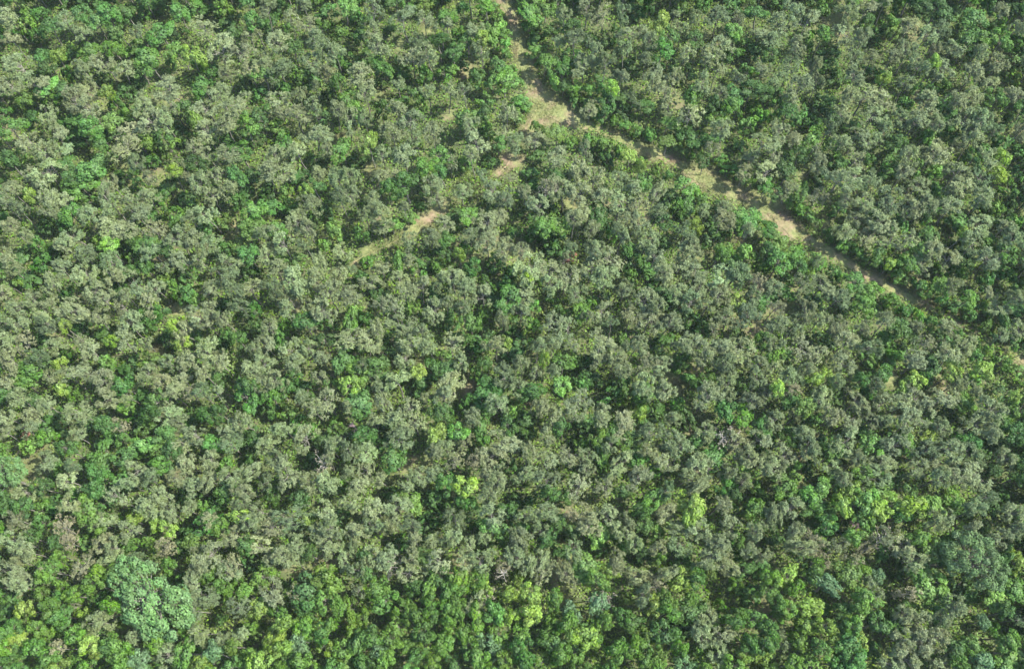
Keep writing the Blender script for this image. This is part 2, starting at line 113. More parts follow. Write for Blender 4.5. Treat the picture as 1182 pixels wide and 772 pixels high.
# ------------------------------------------------------------------ materials
def new_mat(name):
    m = bpy.data.materials.new(name); m.use_nodes = True
    t = m.node_tree; t.nodes.clear()
    return m, t, t.nodes.new('ShaderNodeOutputMaterial')
def leaf_mat(name, per_object, trans=0.34, spec=0.12):
    m, t, out = new_mat(name); N = t.nodes; K = t.links.new
    if per_object:
        src = N.new('ShaderNodeObjectInfo').outputs['Color']
    else:
        a = N.new('ShaderNodeAttribute'); a.attribute_name = 'tint'; src = a.outputs['Color']
    b = N.new('ShaderNodeAttribute'); b.attribute_name = 'lr'
    hs = N.new('ShaderNodeHueSaturation')
    mh = N.new('ShaderNodeMapRange'); mh.inputs[3].default_value = 0.479; mh.inputs[4].default_value = 0.505
    ms = N.new('ShaderNodeMapRange'); ms.inputs[3].default_value = 1.12; ms.inputs[4].default_value = 0.82
    mv = N.new('ShaderNodeMapRange'); mv.inputs[3].default_value = 0.66; mv.inputs[4].default_value = 1.34
    sep = N.new('ShaderNodeSeparateColor'); K(b.outputs['Color'], sep.inputs[0])
    K(sep.outputs[0], mv.inputs[0]); K(sep.outputs[1], mh.inputs[0]); K(sep.outputs[2], ms.inputs[0])
    K(src, hs.inputs['Color']); K(mh.outputs[0], hs.inputs['Hue']); K(ms.outputs[0], hs.inputs['Saturation']); K(mv.outputs[0], hs.inputs['Value'])
    p = N.new('ShaderNodeBsdfPrincipled'); p.inputs['Roughness'].default_value = 0.5; p.inputs['Specular IOR Level'].default_value = spec
    tr = N.new('ShaderNodeBsdfTranslucent'); mx = N.new('ShaderNodeMixShader'); mx.inputs[0].default_value = trans
    K(hs.outputs[0], p.inputs['Base Color']); K(hs.outputs[0], tr.inputs[0])
    K(p.outputs[0], mx.inputs[1]); K(tr.outputs[0], mx.inputs[2]); K(mx.outputs[0], out.inputs[0])
    return m
M_leaf = leaf_mat('leaf', True); M_leafa = leaf_mat('leaf_mass', False)
def bark_mat(nm='bark', c0=(0.06, 0.055, 0.042, 1), c1=(0.17, 0.165, 0.125, 1)):
    m, t, out = new_mat(nm); N = t.nodes; K = t.links.new
    g = N.new('ShaderNodeNewGeometry'); n = N.new('ShaderNodeTexNoise'); n.inputs['Scale'].default_value = 3.0; n.inputs['Detail'].default_value = 4
    r = N.new('ShaderNodeValToRGB'); r.color_ramp.elements[0].color = c0; r.color_ramp.elements[1].color = c1
    r.color_ramp.elements[0].position = 0.3; r.color_ramp.elements[1].position = 0.7
    p = N.new('ShaderNodeBsdfPrincipled'); p.inputs['Roughness'].default_value = 0.9
    K(g.outputs['Position'], n.inputs['Vector']); K(n.outputs['Fac'], r.inputs[0]); K(r.outputs[0], p.inputs['Base Color']); K(p.outputs[0], out.inputs[0])
    return m
M_bark = bark_mat(); M_pale = bark_mat('pale_bark', (0.15, 0.14, 0.115, 1), (0.30, 0.285, 0.245, 1))
def ground_mat(name, path=False):
    m, t, out = new_mat(name); N = t.nodes; K = t.links.new
    g = N.new('ShaderNodeNewGeometry')
    def noise(s, d=5, r=0.6):
        n = N.new('ShaderNodeTexNoise'); n.inputs['Scale'].default_value = s; n.inputs['Detail'].default_value = d; n.inputs['Roughness'].default_value = r
        K(g.outputs['Position'], n.inputs['Vector']); return n.outputs['Fac']
    def ramp(f, stops):
        r = N.new('ShaderNodeValToRGB'); e = r.color_ramp.elements
        while len(e) < len(stops): e.new(0.5)
        for q, (p, c) in zip(e, stops): q.position = p; q.color = (*c, 1)
        K(f, r.inputs[0]); return r.outputs[0]
    def mix(f, a, b):
        x = N.new('ShaderNodeMix'); x.data_type = 'RGBA'; K(f, x.inputs[0]); K(a, x.inputs[6]); K(b, x.inputs[7]); return x.outputs[2]
    soil = ramp(noise(0.9), [(0.25, (0.095, 0.064, 0.042)), (0.5, (0.155, 0.112, 0.073)), (0.62, (0.195, 0.14, 0.095)), (0.8, (0.22, 0.18, 0.115))])
    grass = ramp(noise(2.2), [(0.3, (0.085, 0.10, 0.04)), (0.55, (0.125, 0.14, 0.052)), (0.75, (0.20, 0.185, 0.085))])
    gf = ramp(noise(0.33, 6, 0.65), [(0.35, (0, 0, 0)), (0.54, (1, 1, 1))])
    bare = mix(gf, soil, grass)
    litter = ramp(noise(1.3), [(0.3, (0.035, 0.05, 0.02)), (0.55, (0.06, 0.075, 0.03)), (0.8, (0.12, 0.09, 0.06))])
    if path: c = bare
    else:
        a = N.new('ShaderNodeAttribute'); a.attribute_name = 'bare'
        c = mix(a.outputs['Fac'], litter, bare)
    p = N.new('ShaderNodeBsdfPrincipled'); p.inputs['Roughness'].default_value = 0.95; p.inputs['Specular IOR Level'].default_value = 0.1
    bp = N.new('ShaderNodeBump'); bp.inputs['Strength'].default_value = 0.7; bp.inputs['Distance'].default_value = 0.12
    K(noise(3.5, 8, 0.7), bp.inputs['Height']); K(bp.outputs[0], p.inputs['Normal'])
    K(c, p.inputs['Base Color']); K(p.outputs[0], out.inputs[0])
    return m

# ------------------------------------------------------------------ mesh helpers
def build_mesh(name, V, F, mats, lr=None, tint=None, mi=None):
    """V (n,3), F (m,4) quads; lr (m,3) leaf variation; tint (m,3); mi (m,) material index"""
    me = bpy.data.meshes.new(name); n, m = len(V), len(F)
    me.vertices.add(n); me.vertices.foreach_set('co', np.ascontiguousarray(V, np.float32).ravel())
    me.loops.add(m*4); me.loops.foreach_set('vertex_index', np.ascontiguousarray(F, np.int32).ravel())
    me.polygons.add(m); me.polygons.foreach_set('loop_start', np.arange(0, m*4, 4, dtype=np.int32))
    if mi is not None: me.polygons.foreach_set('material_index', np.ascontiguousarray(mi, np.int32))
    for x in mats: me.materials.append(x)
    for nm, arr in (('lr', lr), ('tint', tint)):
        if arr is not None:
            at = me.attributes.new(nm, 'FLOAT_COLOR', 'FACE')
            at.data.foreach_set('color', np.hstack([arr, np.ones((m, 1))]).astype(np.float32).ravel())
    me.update(calc_edges=True)
    return me
def unit(v): return v/np.maximum(np.linalg.norm(v, axis=-1, keepdims=True), 1e-9)
def leaves(c, u, nrm, Ln, W, lr):
    """rhombic leaves slightly folded: centre, long direction, normal"""
    u = unit(u); w_ = unit(np.cross(nrm, u)); n2 = np.cross(u, w_)
    Ln = Ln[:, None]; W = W[:, None]
    a = c-u*Ln/2; b = c+w_*W/2+n2*W*0.12-u*Ln*0.08; d = c+u*Ln/2-n2*Ln*0.10; e = c-w_*W/2+n2*W*0.12-u*Ln*0.08
    V = np.stack([a, b, d, e], 1).reshape(-1, 3)
    F = np.arange(len(c)*4).reshape(-1, 4)
    return V, F, lr
def tube(p0, p1, r0, r1, k=5, bend=0.0, r=rng):
    """tapered, slightly crooked limb"""
    p0 = np.asarray(p0, float); p1 = np.asarray(p1, float); S = 4
    ts = np.linspace(0, 1, S+1); d = p1-p0; ln = np.linalg.norm(d); off = r.normal(0, bend*ln, (S+1, 3)); off[0] = 0; off[-1] = 0
    P = p0+ts[:, None]*d+off
    z = unit(d); x = unit(np.cross(z, [0.31, 0.77, 0.55])); y = np.cross(z, x)
    an = np.arange(k)/k*2*math.pi
    ring = np.cos(an)[:, None]*x+np.sin(an)[:, None]*y
    V = (P[:, None, :]+ring[None]*(r0+(r1-r0)*ts)[:, None, None]).reshape(-1, 3)
    F = [[i*k+j, i*k+(j+1) % k, (i+1)*k+(j+1) % k, (i+1)*k+j] for i in range(S) for j in range(k)]
    return V, np.array(F), P
def merge(parts):
    V, F, o = [], [], 0
    for v, f in parts: V.append(v); F.append(f+o); o += len(v)
    return np.vstack(V), np.vstack(F)
def rand_dirs(n, r): return unit(r.normal(size=(n, 3)))

# ------------------------------------------------------------------ tree patterns
def pattern(seed, kind):
    """returns dict with crown (V,F,lr), wood (V,F), radius, centre height"""
    r = np.random.default_rng(seed)
    if kind == 'grey':      # open, feathery crown of radiating sprays
        R, H, nl = 1.85, 8.0, r.integers(13, 18); zc, rz = 6.2, 1.6; lobe = (0.34, 0.6); tufts = 7; per = 25
    elif kind == 'thin':    # thinner brownish crown
        R, H, nl = 1.85, 7.8, r.integers(10, 13); zc, rz = 6.1, 1.6; lobe = (0.5, 0.8); tufts = 7; per = 15
    elif kind == 'broad':   # rounded broadleaf crown
        R, H, nl = 1.5, 6.3, r.integers(13, 18); zc, rz = 5.0, 1.3; lobe = (0.34, 0.56); tufts = 0; per = 85
    elif kind == 'shrub':
        R, H, nl = 1.15, 2.6, r.integers(8, 12); zc, rz = 1.55, 0.95; lobe = (0.28, 0.48); tufts = 0; per = 65
    elif kind == 'big':     # large domed tree of many round clumps
        R, H, nl = 4.3, 9.5, 58; zc, rz = 6.2, 3.0; lobe = (0.5, 0.82); tufts = 0; per = 150
    elif kind == 'dead':
        R, H, nl = 1.1, 2.2, 8; zc, rz = 1.2, 0.8; lobe = (0.3, 0.45); tufts = 4; per = 10
    elif kind == 'bare':
        R, H, nl = 1.5, 7.0, 9; zc, rz = 5.4, 1.6; lobe = (0.5, 0.8); tufts = 3; per = 7
    el = np.array([R, R, rz])
    # irregular outline: stretch and push
    sq = np.array([r.uniform(0.82, 1.15), r.uniform(0.82, 1.15), 1])
    lop = r.normal(0, 0.14, 2)*R
    C = []
    tries = 0
    while len(C) < nl and tries < 4000:
        tries += 1
        d = rand_dirs(1, r)[0]
        if kind == 'big': rr = r.uniform(0.72, 1.05); d[2] = abs(d[2]) if r.random() < .85 else -0.2*abs(d[2])
        else: rr = r.uniform(0.35, 1.0)**0.7
        if kind in ('grey', 'thin') and d[2] < -0.45: continue
        if kind in ('broad', 'shrub') and d[2] < -0.35: continue
        p = d*rr*el*sq*0.86
        sep = (0.8 if kind != 'big' else 1.05)*(1 if tries < 1500 else 0.7)
        if all(np.linalg.norm(p-q) > sep*np.mean(lobe)*1.15 for q in C): C.append(p)
    C = np.array(C); C[:, :2] += lop*(0.5+C[:, 2:3]/rz*0.5)
    Lr = r.uniform(*lobe, len(C))*(1 if kind == 'big' else 1.0)
    VV = []; lrs = []
    for c, lr_ in zip(C, Lr):
        outw = unit(c*np.array([1, 1, 1.0])+np.array([0, 0, 0.35*rz]))
        lobe_v = r.random(3)
        if tufts:
            td = unit(rand_dirs(tufts, r)+0.75*outw+np.array([0, 0, 0.25]))
            tp = c+td*lr_*r.uniform(0.6, 1.2, (tufts, 1))
            for q, dq in zip(tp, td):
                n = per+int(r.integers(-5, 6))
                u = unit(rand_dirs(n, r)+0.35*dq)
                Ln = r.uniform(0.19, 0.38, n); W = r.uniform(0.07, 0.13, n)
                cc = q+u*(Ln*r.uniform(0.25, 0.75, n))[:, None]+r.normal(0, 0.05, (n, 3))
                nr = unit(0.55*rand_dirs(n, r)+0.9*dq+np.array([0, 0, 0.35]))
                tv = r.random(3)
                lr3 = np.clip(0.30*lobe_v+0.48*tv+0.22*r.random((n, 3)), 0, 1)
                VV.append(leaves(cc, u, nr, Ln, W, lr3))
        else:
            n = int(per*(lr_/np.mean(lobe))**2)
            d = unit(rand_dirs(n, r)+0.35*outw)
            keep = d[:, 2] > -0.75; d = d[keep]; n = len(d)
            bump = 1+0.18*np.sin(d[:, 0]*7+lobe_v[0]*9)*np.sin(d[:, 1]*6+lobe_v[1]*9)
            cc = c+d*(lr_*bump*r.uniform(0.72, 1.08, n))[:, None]*np.array([1, 1, 0.9])
            nr = unit(d+r.normal(0, 0.34, (n, 3))+np.array([0, 0, 0.25]))
            u = unit(np.cross(nr, rand_dirs(n, r)))
            Ln = r.uniform(0.17, 0.34, n); W = Ln*r.uniform(0.5, 0.75, n)
            if kind == 'big': Ln *= 1.1
            lr3 = np.clip(0.5*lobe_v+0.5*r.random((n, 3)), 0, 1)
            VV.append(leaves(cc, u, nr, Ln, W, lr3))
    o = 0; V, F, Q = [], [], []
    for v, f, q in VV: V.append(v); F.append(f+o); Q.append(q); o += len(v)
    V = np.vstack(V)+np.array([0, 0, zc])
    # wood: trunk with a fork, limbs to every lobe
    wood = []; th = 0.10 if kind in ('grey', 'thin') else 0.09
    if kind == 'big': th = 0.28
    if kind in ('shrub', 'dead'): th = 0.05
    fork = np.array([lop[0]*0.3, lop[1]*0.3, zc-0.75*rz])
    v, f, P = tube((0, 0, -0.25), fork, th, th*0.7, 7, 0.012, r); wood.append((v, f))
    top = np.array([lop[0], lop[1], zc+0.35*rz])
    v, f, P = tube(fork-np.array([0, 0, 0.02]), top, th*0.68, th*0.25, 6, 0.03, r); wood.append((v, f))
    for c in C:
        tgt = c*np.array([1, 1, 1])+np.array([0, 0, zc]); s = P[min(int((max(0.0, (c[2]+rz)/(2*rz)))*3.2), 3)]
        ov = 1.0 if kind not in ('thin', 'dead', 'bare') else 1.18
        if kind == 'bare': th = 0.17
        v, f, _ = tube(s, s+(tgt-s)*ov, th*0.38, th*0.10, 4, 0.05, r); wood.append((v, f))
        if kind in ('thin', 'dead', 'grey', 'bare'):
            for _ in range(2 if kind != 'grey' else 1):
                e = s+(tgt-s)*0.6; v, f, _2 = tube(e, e+rand_dirs(1, r)[0]*0.7+np.array([0, 0, 0.3]), th*0.2, th*0.06, 3, 0.05, r); wood.append((v, f))
    WV, WF = merge(wood)
    return dict(V=V, F=np.vstack(F), lr=np.vstack(Q), WV=WV, WF=WF, R=R, zc=zc, H=H, kind=kind)
PAT = {}
for kind, n in (('grey', 9), ('thin', 4), ('broad', 8), ('shrub', 6), ('big', 2), ('dead', 2), ('bare', 3)):
    PAT[kind] = [pattern(100*len(kind)+7*i+3, kind) for i in range(n)]

# ------------------------------------------------------------------ things from the marks
Z = 3.993
def marks(kind):
    if kind == 'w':
        yield from ((441, 667, 14), (563, 682, 13), (851, 497, 15), (680, 689, 13), (1003, 637, 13), (583, 652, 11), (372, 543, 12), (630, 216, 11))
        return
    for (x0, y0), d in A.items():
        for e in d.get(kind, '').split():
            q = [float(v) for v in e.split(',')]
            yield x0+q[0]/Z, y0+q[1]/Z, (q[2] if len(q) > 2 else 50)/Z
GAPS = list(marks('k')); SOIL = [(a, b, min(c, 13)*0.68) for a, b, c in marks('s')]+[(607, 158, 11), (592, 183, 13), (623, 142, 11)]
ROAD = [(578,-30,9),(583,0,9),(592,22,9),(599,45,10),(604,70,11),(616,98,14),(630,118,20),(650,134,16),(680,146,9),(702,153,8),(722,163,8),(760,179,9),(790,194,11),(815,208,16),(845,222,13),(870,232,13),(893,246,14),(916,267,13),(945,283,10),(968,297,9),(990,311,8),(1015,325,8),(1040,339,8),(1062,349,8),(1090,363,6),(1125,383,4),(1160,405,7),(1190,422,9),(1230,450,8)]
SPUR = [(630,124,14),(614,140,15),(602,158,11),(592,176,11),(584,192,10),(566,206,5),(540,222,3),(512,240,6),(490,255,6),(472,268,4),(448,283,7),(424,294,3),(408,303,4)]
def polyline(pts):
    P = np.array([ground_at(a, b)[0][:2] for a, b, c in pts]); s = np.array([c*ground_at(a, b)[1]*HALF/(PW/2) for a, b, c in pts])
    T = np.linspace(0, len(pts)-1, (len(pts)-1)*14+1); i = np.minimum(T.astype(int), len(pts)-2); f = T-i
    g = lambda k: P[np.clip(i+k, 0, len(P)-1)]
    f_ = f[:, None]
    Q = 0.5*((2*g(0))+(-g(-1)+g(1))*f_+(2*g(-1)-5*g(0)+4*g(1)-g(2))*f_**2+(-g(-1)+3*g(0)-3*g(1)+g(2))*f_**3)
    return Q, s[i]*(1-f)+s[i+1]*f
road_c, road_w = polyline(ROAD); road_w = road_w*0.85; spur_c, spur_w = polyline(SPUR); spur_w = spur_w*0.38
SOILW = [(*ground_at(a, b)[0][:2], c*ground_at(a, b)[1]*HALF/(PW/2)) for a, b, c in SOIL]
GAPW = [(*ground_at(a, b)[0][:2], c*ground_at(a, b)[1]*HALF/(PW/2)) for a, b, c in GAPS]
def vnoise(x, y, scale, seed):
    r = np.random.default_rng(seed); G = r.random((257, 257)); xx = x/scale+128; yy = y/scale+128
    xi = np.floor(xx).astype(int); yi = np.floor(yy).astype(int); fx = xx-xi; fy = yy-yi
    fx = fx*fx*(3-2*fx); fy = fy*fy*(3-2*fy); xi %= 256; yi %= 256
    return (G[xi, yi]*(1-fx)+G[xi+1, yi]*fx)*(1-fy)+(G[xi, yi+1]*(1-fx)+G[xi+1, yi+1]*fx)*fy
def bareness_exact(x, y):
    """1 on worn earth, 0 in the undergrowth (a map of the soil, by place on the ground)"""
    x = np.asarray(x, float); y = np.asarray(y, float)
    wob = (vnoise(x, y, 1.1, 5)-0.5)*1.0+(vnoise(x, y, 3.1, 6)-0.5)*1.2
    b = np.zeros_like(x)
    for c, w_ in ((road_c, road_w), (spur_c, spur_w)):
        for k in range(0, len(c), 7):
            d = np.hypot(x-c[k, 0], y-c[k, 1])-w_[k]
            b = np.maximum(b, np.clip(0.5-(d+wob*0.9)/0.9, 0, 1))
    for cx, cy, rr in SOILW:
        d = np.hypot(x-cx, y-cy)-rr*0.95
        b = np.maximum(b, np.clip(0.5-(d+wob)/1.0, 0, 1))
    return b
_rx = np.arange(-110, 110.1, 0.4); _ry = np.arange(-70, 100.1, 0.4)
_RG = bareness_exact(*[q.ravel() for q in np.meshgrid(_rx, _ry, indexing='ij')]).reshape(len(_rx), len(_ry))
def bareness(x, y):
    x = np.asarray(x, float); y = np.asarray(y, float)
    fx = np.clip((x+110)/0.4, 0, len(_rx)-1.001); fy = np.clip((y+70)/0.4, 0, len(_ry)-1.001); i = fx.astype(int); j = fy.astype(int); fx -= i; fy -= j
    return (_RG[i, j]*(1-fx)+_RG[i+1, j]*fx)*(1-fy)+(_RG[i, j+1]*(1-fx)+_RG[i+1, j+1]*fx)*fy
IP = []
items = []     # every tree and shrub: kind, pattern, px, r, tint ...
def J(c, a): return np.clip(np.array(c)*np.exp(rng.normal(0, a))*np.exp(rng.normal(0, a*0.3, 3)), 0.004, 0.6)
GREY = (0.136, 0.184, 0.080); BROWN = (0.182, 0.202, 0.095)
PATHPX = []
for pts in (ROAD, SPUR):
    for (a, b, c), (d, e, f) in zip(pts[:-1], pts[1:]):
        for q in np.linspace(0, 1, 6)[:-1]: PATHPX.append((a+(d-a)*q, b+(e-b)*q, (c+(f-c)*q)*(0.8 if pts is ROAD else 0.3)))
PATHPX = np.array(PATHPX); SOILPX = np.array(SOIL)
def clear(px, py, r, what):
    for _ in range(2):
        d = np.hypot(PATHPX[:, 0]-px, PATHPX[:, 1]-py); e = d-PATHPX[:, 2]; i = int(np.argmin(e)); need = 0.8*r
        if e[i] < need and PATHPX[i, 2] > 4.2:
            m = (need-e[i])/max(d[i], 1e-3); px += (px-PATHPX[i, 0])*m; py += (py-PATHPX[i, 1])*m
        d = np.hypot(GX[:, 0]-px, GX[:, 1]-py); e = d-GX[:, 2]; i = int(np.argmin(e)); need = 0.6*r
        if e[i] < need:
            m = (need-e[i])/max(d[i], 2); px += (px-GX[i, 0])*m; py += (py-GX[i, 1])*m
    return px, py
GX = np.array(GAPS)
def add(px, py, rpx, what, fill=False, sep=0.0):
    r0 = min(rpx, 26)*(0.85 if what in 'bdy' else 1.0)
    if fill:
        if np.min(np.hypot(PATHPX[:, 0]-px, PATHPX[:, 1]-py)-PATHPX[:, 2]) < rpx*0.9: return None
        if np.min(np.hypot(SOILPX[:, 0]-px, SOILPX[:, 1]-py)-SOILPX[:, 2]) < rpx*0.7: return None
    else: px, py = clear(px, py, r0, what)
    e = np.hypot(PATHPX[:, 0]-px, PATHPX[:, 1]-py)-PATHPX[:, 2]; i = int(np.argmin(e)); near_path = e[i] < r0+(34 if px > PATHPX[i, 0] else 10)
    for it in items:
        if it['what'] in sep_with[what]:
            if (it['px']-px)**2+(it['py']-py)**2 < (sep*min(1.0, 0.6+0.4*(rpx/15)))**2: return None
    if what == 'g':
        t = rng.random(); k = 'grey' if t < 0.9 else 'thin'
        tint = J(np.array(GREY)*(1-0.5*t*t)+np.array(BROWN)*0.5*t*t, 0.10)
        if rng.random() < 0.12: tint = J((0.098, 0.145, 0.062), 0.1)
    elif what == 'n': k = 'thin'; tint = J((0.172, 0.178, 0.092), 0.07)
    elif what == 'b':
        k = 'broad' if rpx*Z >= 41 else 'shrub'
        a, b_, c = (0.062, 0.140, 0.026), (0.082, 0.162, 0.032), (0.048, 0.122, 0.026)
        tint = J([a, b_, c][int(rng.choice(3, p=[.55, .2, .25]))], 0.16)
        if py > 655 and px < 960: tint = J([(0.064, 0.140, 0.022), (0.088, 0.160, 0.026), (0.048, 0.116, 0.023)][int(rng.choice(3, p=[.5, .2, .3]))], 0.15)
    elif what == 'y': k = 'broad'; tint = J((0.122, 0.206, 0.034), 0.12)
    elif what == 'd': k = 'shrub' if rng.random() < 0.7 else 'broad'; tint = J((0.044, 0.100, 0.024), 0.16)
    elif what == 'e': k = 'big' if rpx*Z > 80 else 'broad'; tint = J((0.086, 0.172, 0.054), 0.03) if k == 'big' else J((0.074, 0.145, 0.058), 0.08)
    elif what == 'B': k = 'big'; tint = J((0.080, 0.138, 0.050), 0.03)
    elif what == 'o': k = 'dead'; tint = J((0.30, 0.13, 0.085), 0.05)
    elif what == 'w': k = 'bare'; tint = J((0.20, 0.19, 0.13), 0.05)
    elif what == 'p': k = 'dead'; tint = J((0.42, 0.30, 0.30), 0.05)
    P = PAT[k][int(rng.integers(len(PAT[k])))]
    bottom = py > 655 and px < 960
    zs = {'grey': rng.uniform(0.74, 1.02), 'thin': rng.uniform(0.74, 0.98), 'broad': rng.uniform(0.8, 1.15), 'shrub': rng.uniform(0.8, 1.3)*(1.55 if what == 'b' else 1)}.get(k, 1.0)
    if k == 'broad' and (what == 'y' or bottom): zs *= 1.12
    if near_path: zs *= 0.68
    hc = P['zc']*zs
    p, t = ground_at(px, py, hc); mpp = t*HALF/(PW/2)
    infl = {'g': 0.95, 'n': 0.86, 'b': 1.2, 'y': 1.1, 'd': 1.25, 'e': 1.0, 'B': 1.1}.get(what, 1.0)
    if bottom and what == 'b': infl = 1.02
    s = rpx*mpp*infl/P['R']
    lim = {'grey': (0.5, 1.15), 'thin': (0.6, 1.2), 'broad': (0.6, 1.5), 'shrub': (0.6, 1.5)}.get(k, (0.3, 1.6))
    s = min(max(s, lim[0]), lim[1])
    if near_path: s *= 0.88
    if k in ('grey', 'thin'): s *= math.exp(rng.normal(0, 0.13))
    an = math.exp(rng.normal(0, 0.13))
    it = dict(what=what, an=an, k=k, P=P, px=px, py=py, r=s*P['R']/mpp, x=p[0], y=p[1], s=s, zs=zs, rot=rng.uniform(0, 6.283), tilt=rng.normal(0, 0.05 if k != 'bare' else 0.2, 2), tint=tint, t=t)
    items.append(it); IP.append((px, py, it['r'])); return it
sep_with = {w_: 'gn' if w_ in 'gn' else 'bydeBop' for w_ in 'gnbydeBopw'}
EDGE = []
for (a, b, c), (d, e, f) in zip(ROAD[:-1], ROAD[1:]):
    for q in (0.15, 0.6):
        nx_, ny_ = -(e-b), d-a; ln = math.hypot(nx_, ny_); k_ = (c+8)/ln
        EDGE += [(a+(d-a)*q+nx_*k_, b+(e-b)*q+ny_*k_, rng.uniform(7, 10), 'b'), (a+(d-a)*q-nx_*k_, b+(e-b)*q-ny_*k_, rng.uniform(7, 10), 'b' if rng.random() < .5 else 'd')]
for w_, sp in (('B', 0), ('e', 14), ('y', 9), ('o', 0), ('p', 0), ('w', 0), ('b', 9.5), ('E', 9), ('n', 13), ('g', 12), ('d', 12)):
    if w_ == 'g': GREENS = np.array([(it['px'], it['py'], it['r']) for it in items if it['what'] in 'ybeB'])
    todo = EDGE if w_ == 'E' else list(marks(w_))
    if w_ == 'g':          # merge doubled marks, then ease crowns apart to the spacing of the planting
        kept = []
        for m in todo:
            if all((m[0]-q[0])**2+(m[1]-q[1])**2 > 13.0**2 for q in kept): kept.append(m)
        Pm = np.array([m[:2] for m in kept]); P0 = Pm.copy()
        for _ in range(30):
            D = Pm[:, None]-Pm[None]; dd = np.hypot(D[..., 0], D[..., 1])+np.eye(len(Pm))*1e6
            f = np.clip(22-dd, 0, None)/dd*0.16
            Pm += (D*f[..., None]).sum(1); Pm += (P0-Pm)*0.03
        todo = [(p[0], p[1], min(m[2], 15.5)) for p, m in zip(Pm, kept)]
    for a, b, c, *w2 in todo:
        if w_ == 'g' and np.min(np.hypot(GREENS[:, 0]-a, GREENS[:, 1]-b)-GREENS[:, 2]*0.62) < 4: continue
        add(a, b, c, w2[0] if w2 else w_, sep=sp)
n_marked = len(items)
# smaller plants that fill what lies between the marked crowns
GX = np.array([(a, b, c) for a, b, c in GAPS]); 
cand = [(x+rng.uniform(-5, 5), y+rng.uniform(-5, 5)) for x in np.arange(-8, PW+10, 9) for y in np.arange(-8, PH+10, 9)]
rng.shuffle(cand)
for x, y in cand:
    bottom = y > 655 and x < 960
    g0 = ground_at(x, y)[0]
    if bareness(g0[:1], g0[1:2])[0] > 0.2: continue
    if np.min(np.hypot(GX[:, 0]-x, GX[:, 1]-y)-GX[:, 2]*0.8) < 0: continue
    Q = np.array(IP)
    if np.all(np.hypot(Q[:, 0]-x, Q[:, 1]-y) > Q[:, 2]*0.72+6):
        if bottom: add(x, y, rng.uniform(9, 14), 'b', True)
        else: add(x, y, rng.uniform(8, 12), 'b' if rng.random() < 0.26 else 'd', True)
for it in items: it['inside'] = True
n_in = len(items)
# the wood goes on outside the picture
for x in np.arange(-75, PW+110, 25):
    for y in np.arange(-125, PH+76, 25):
        if -8 < x < PW+8 and -8 < y < PH+8: continue
        a, b = x+rng.uniform(-9, 9), y+rng.uniform(-9, 9)
        g0 = ground_at(a, b)[0]
        if bareness(g0[:1], g0[1:2])[0] > 0.2: continue
        it = add(a, b, rng.uniform(12, 17), 'g' if rng.random() < (0.7 if b < 640 else 0.12) else 'b', True)
        if it: it['inside'] = False

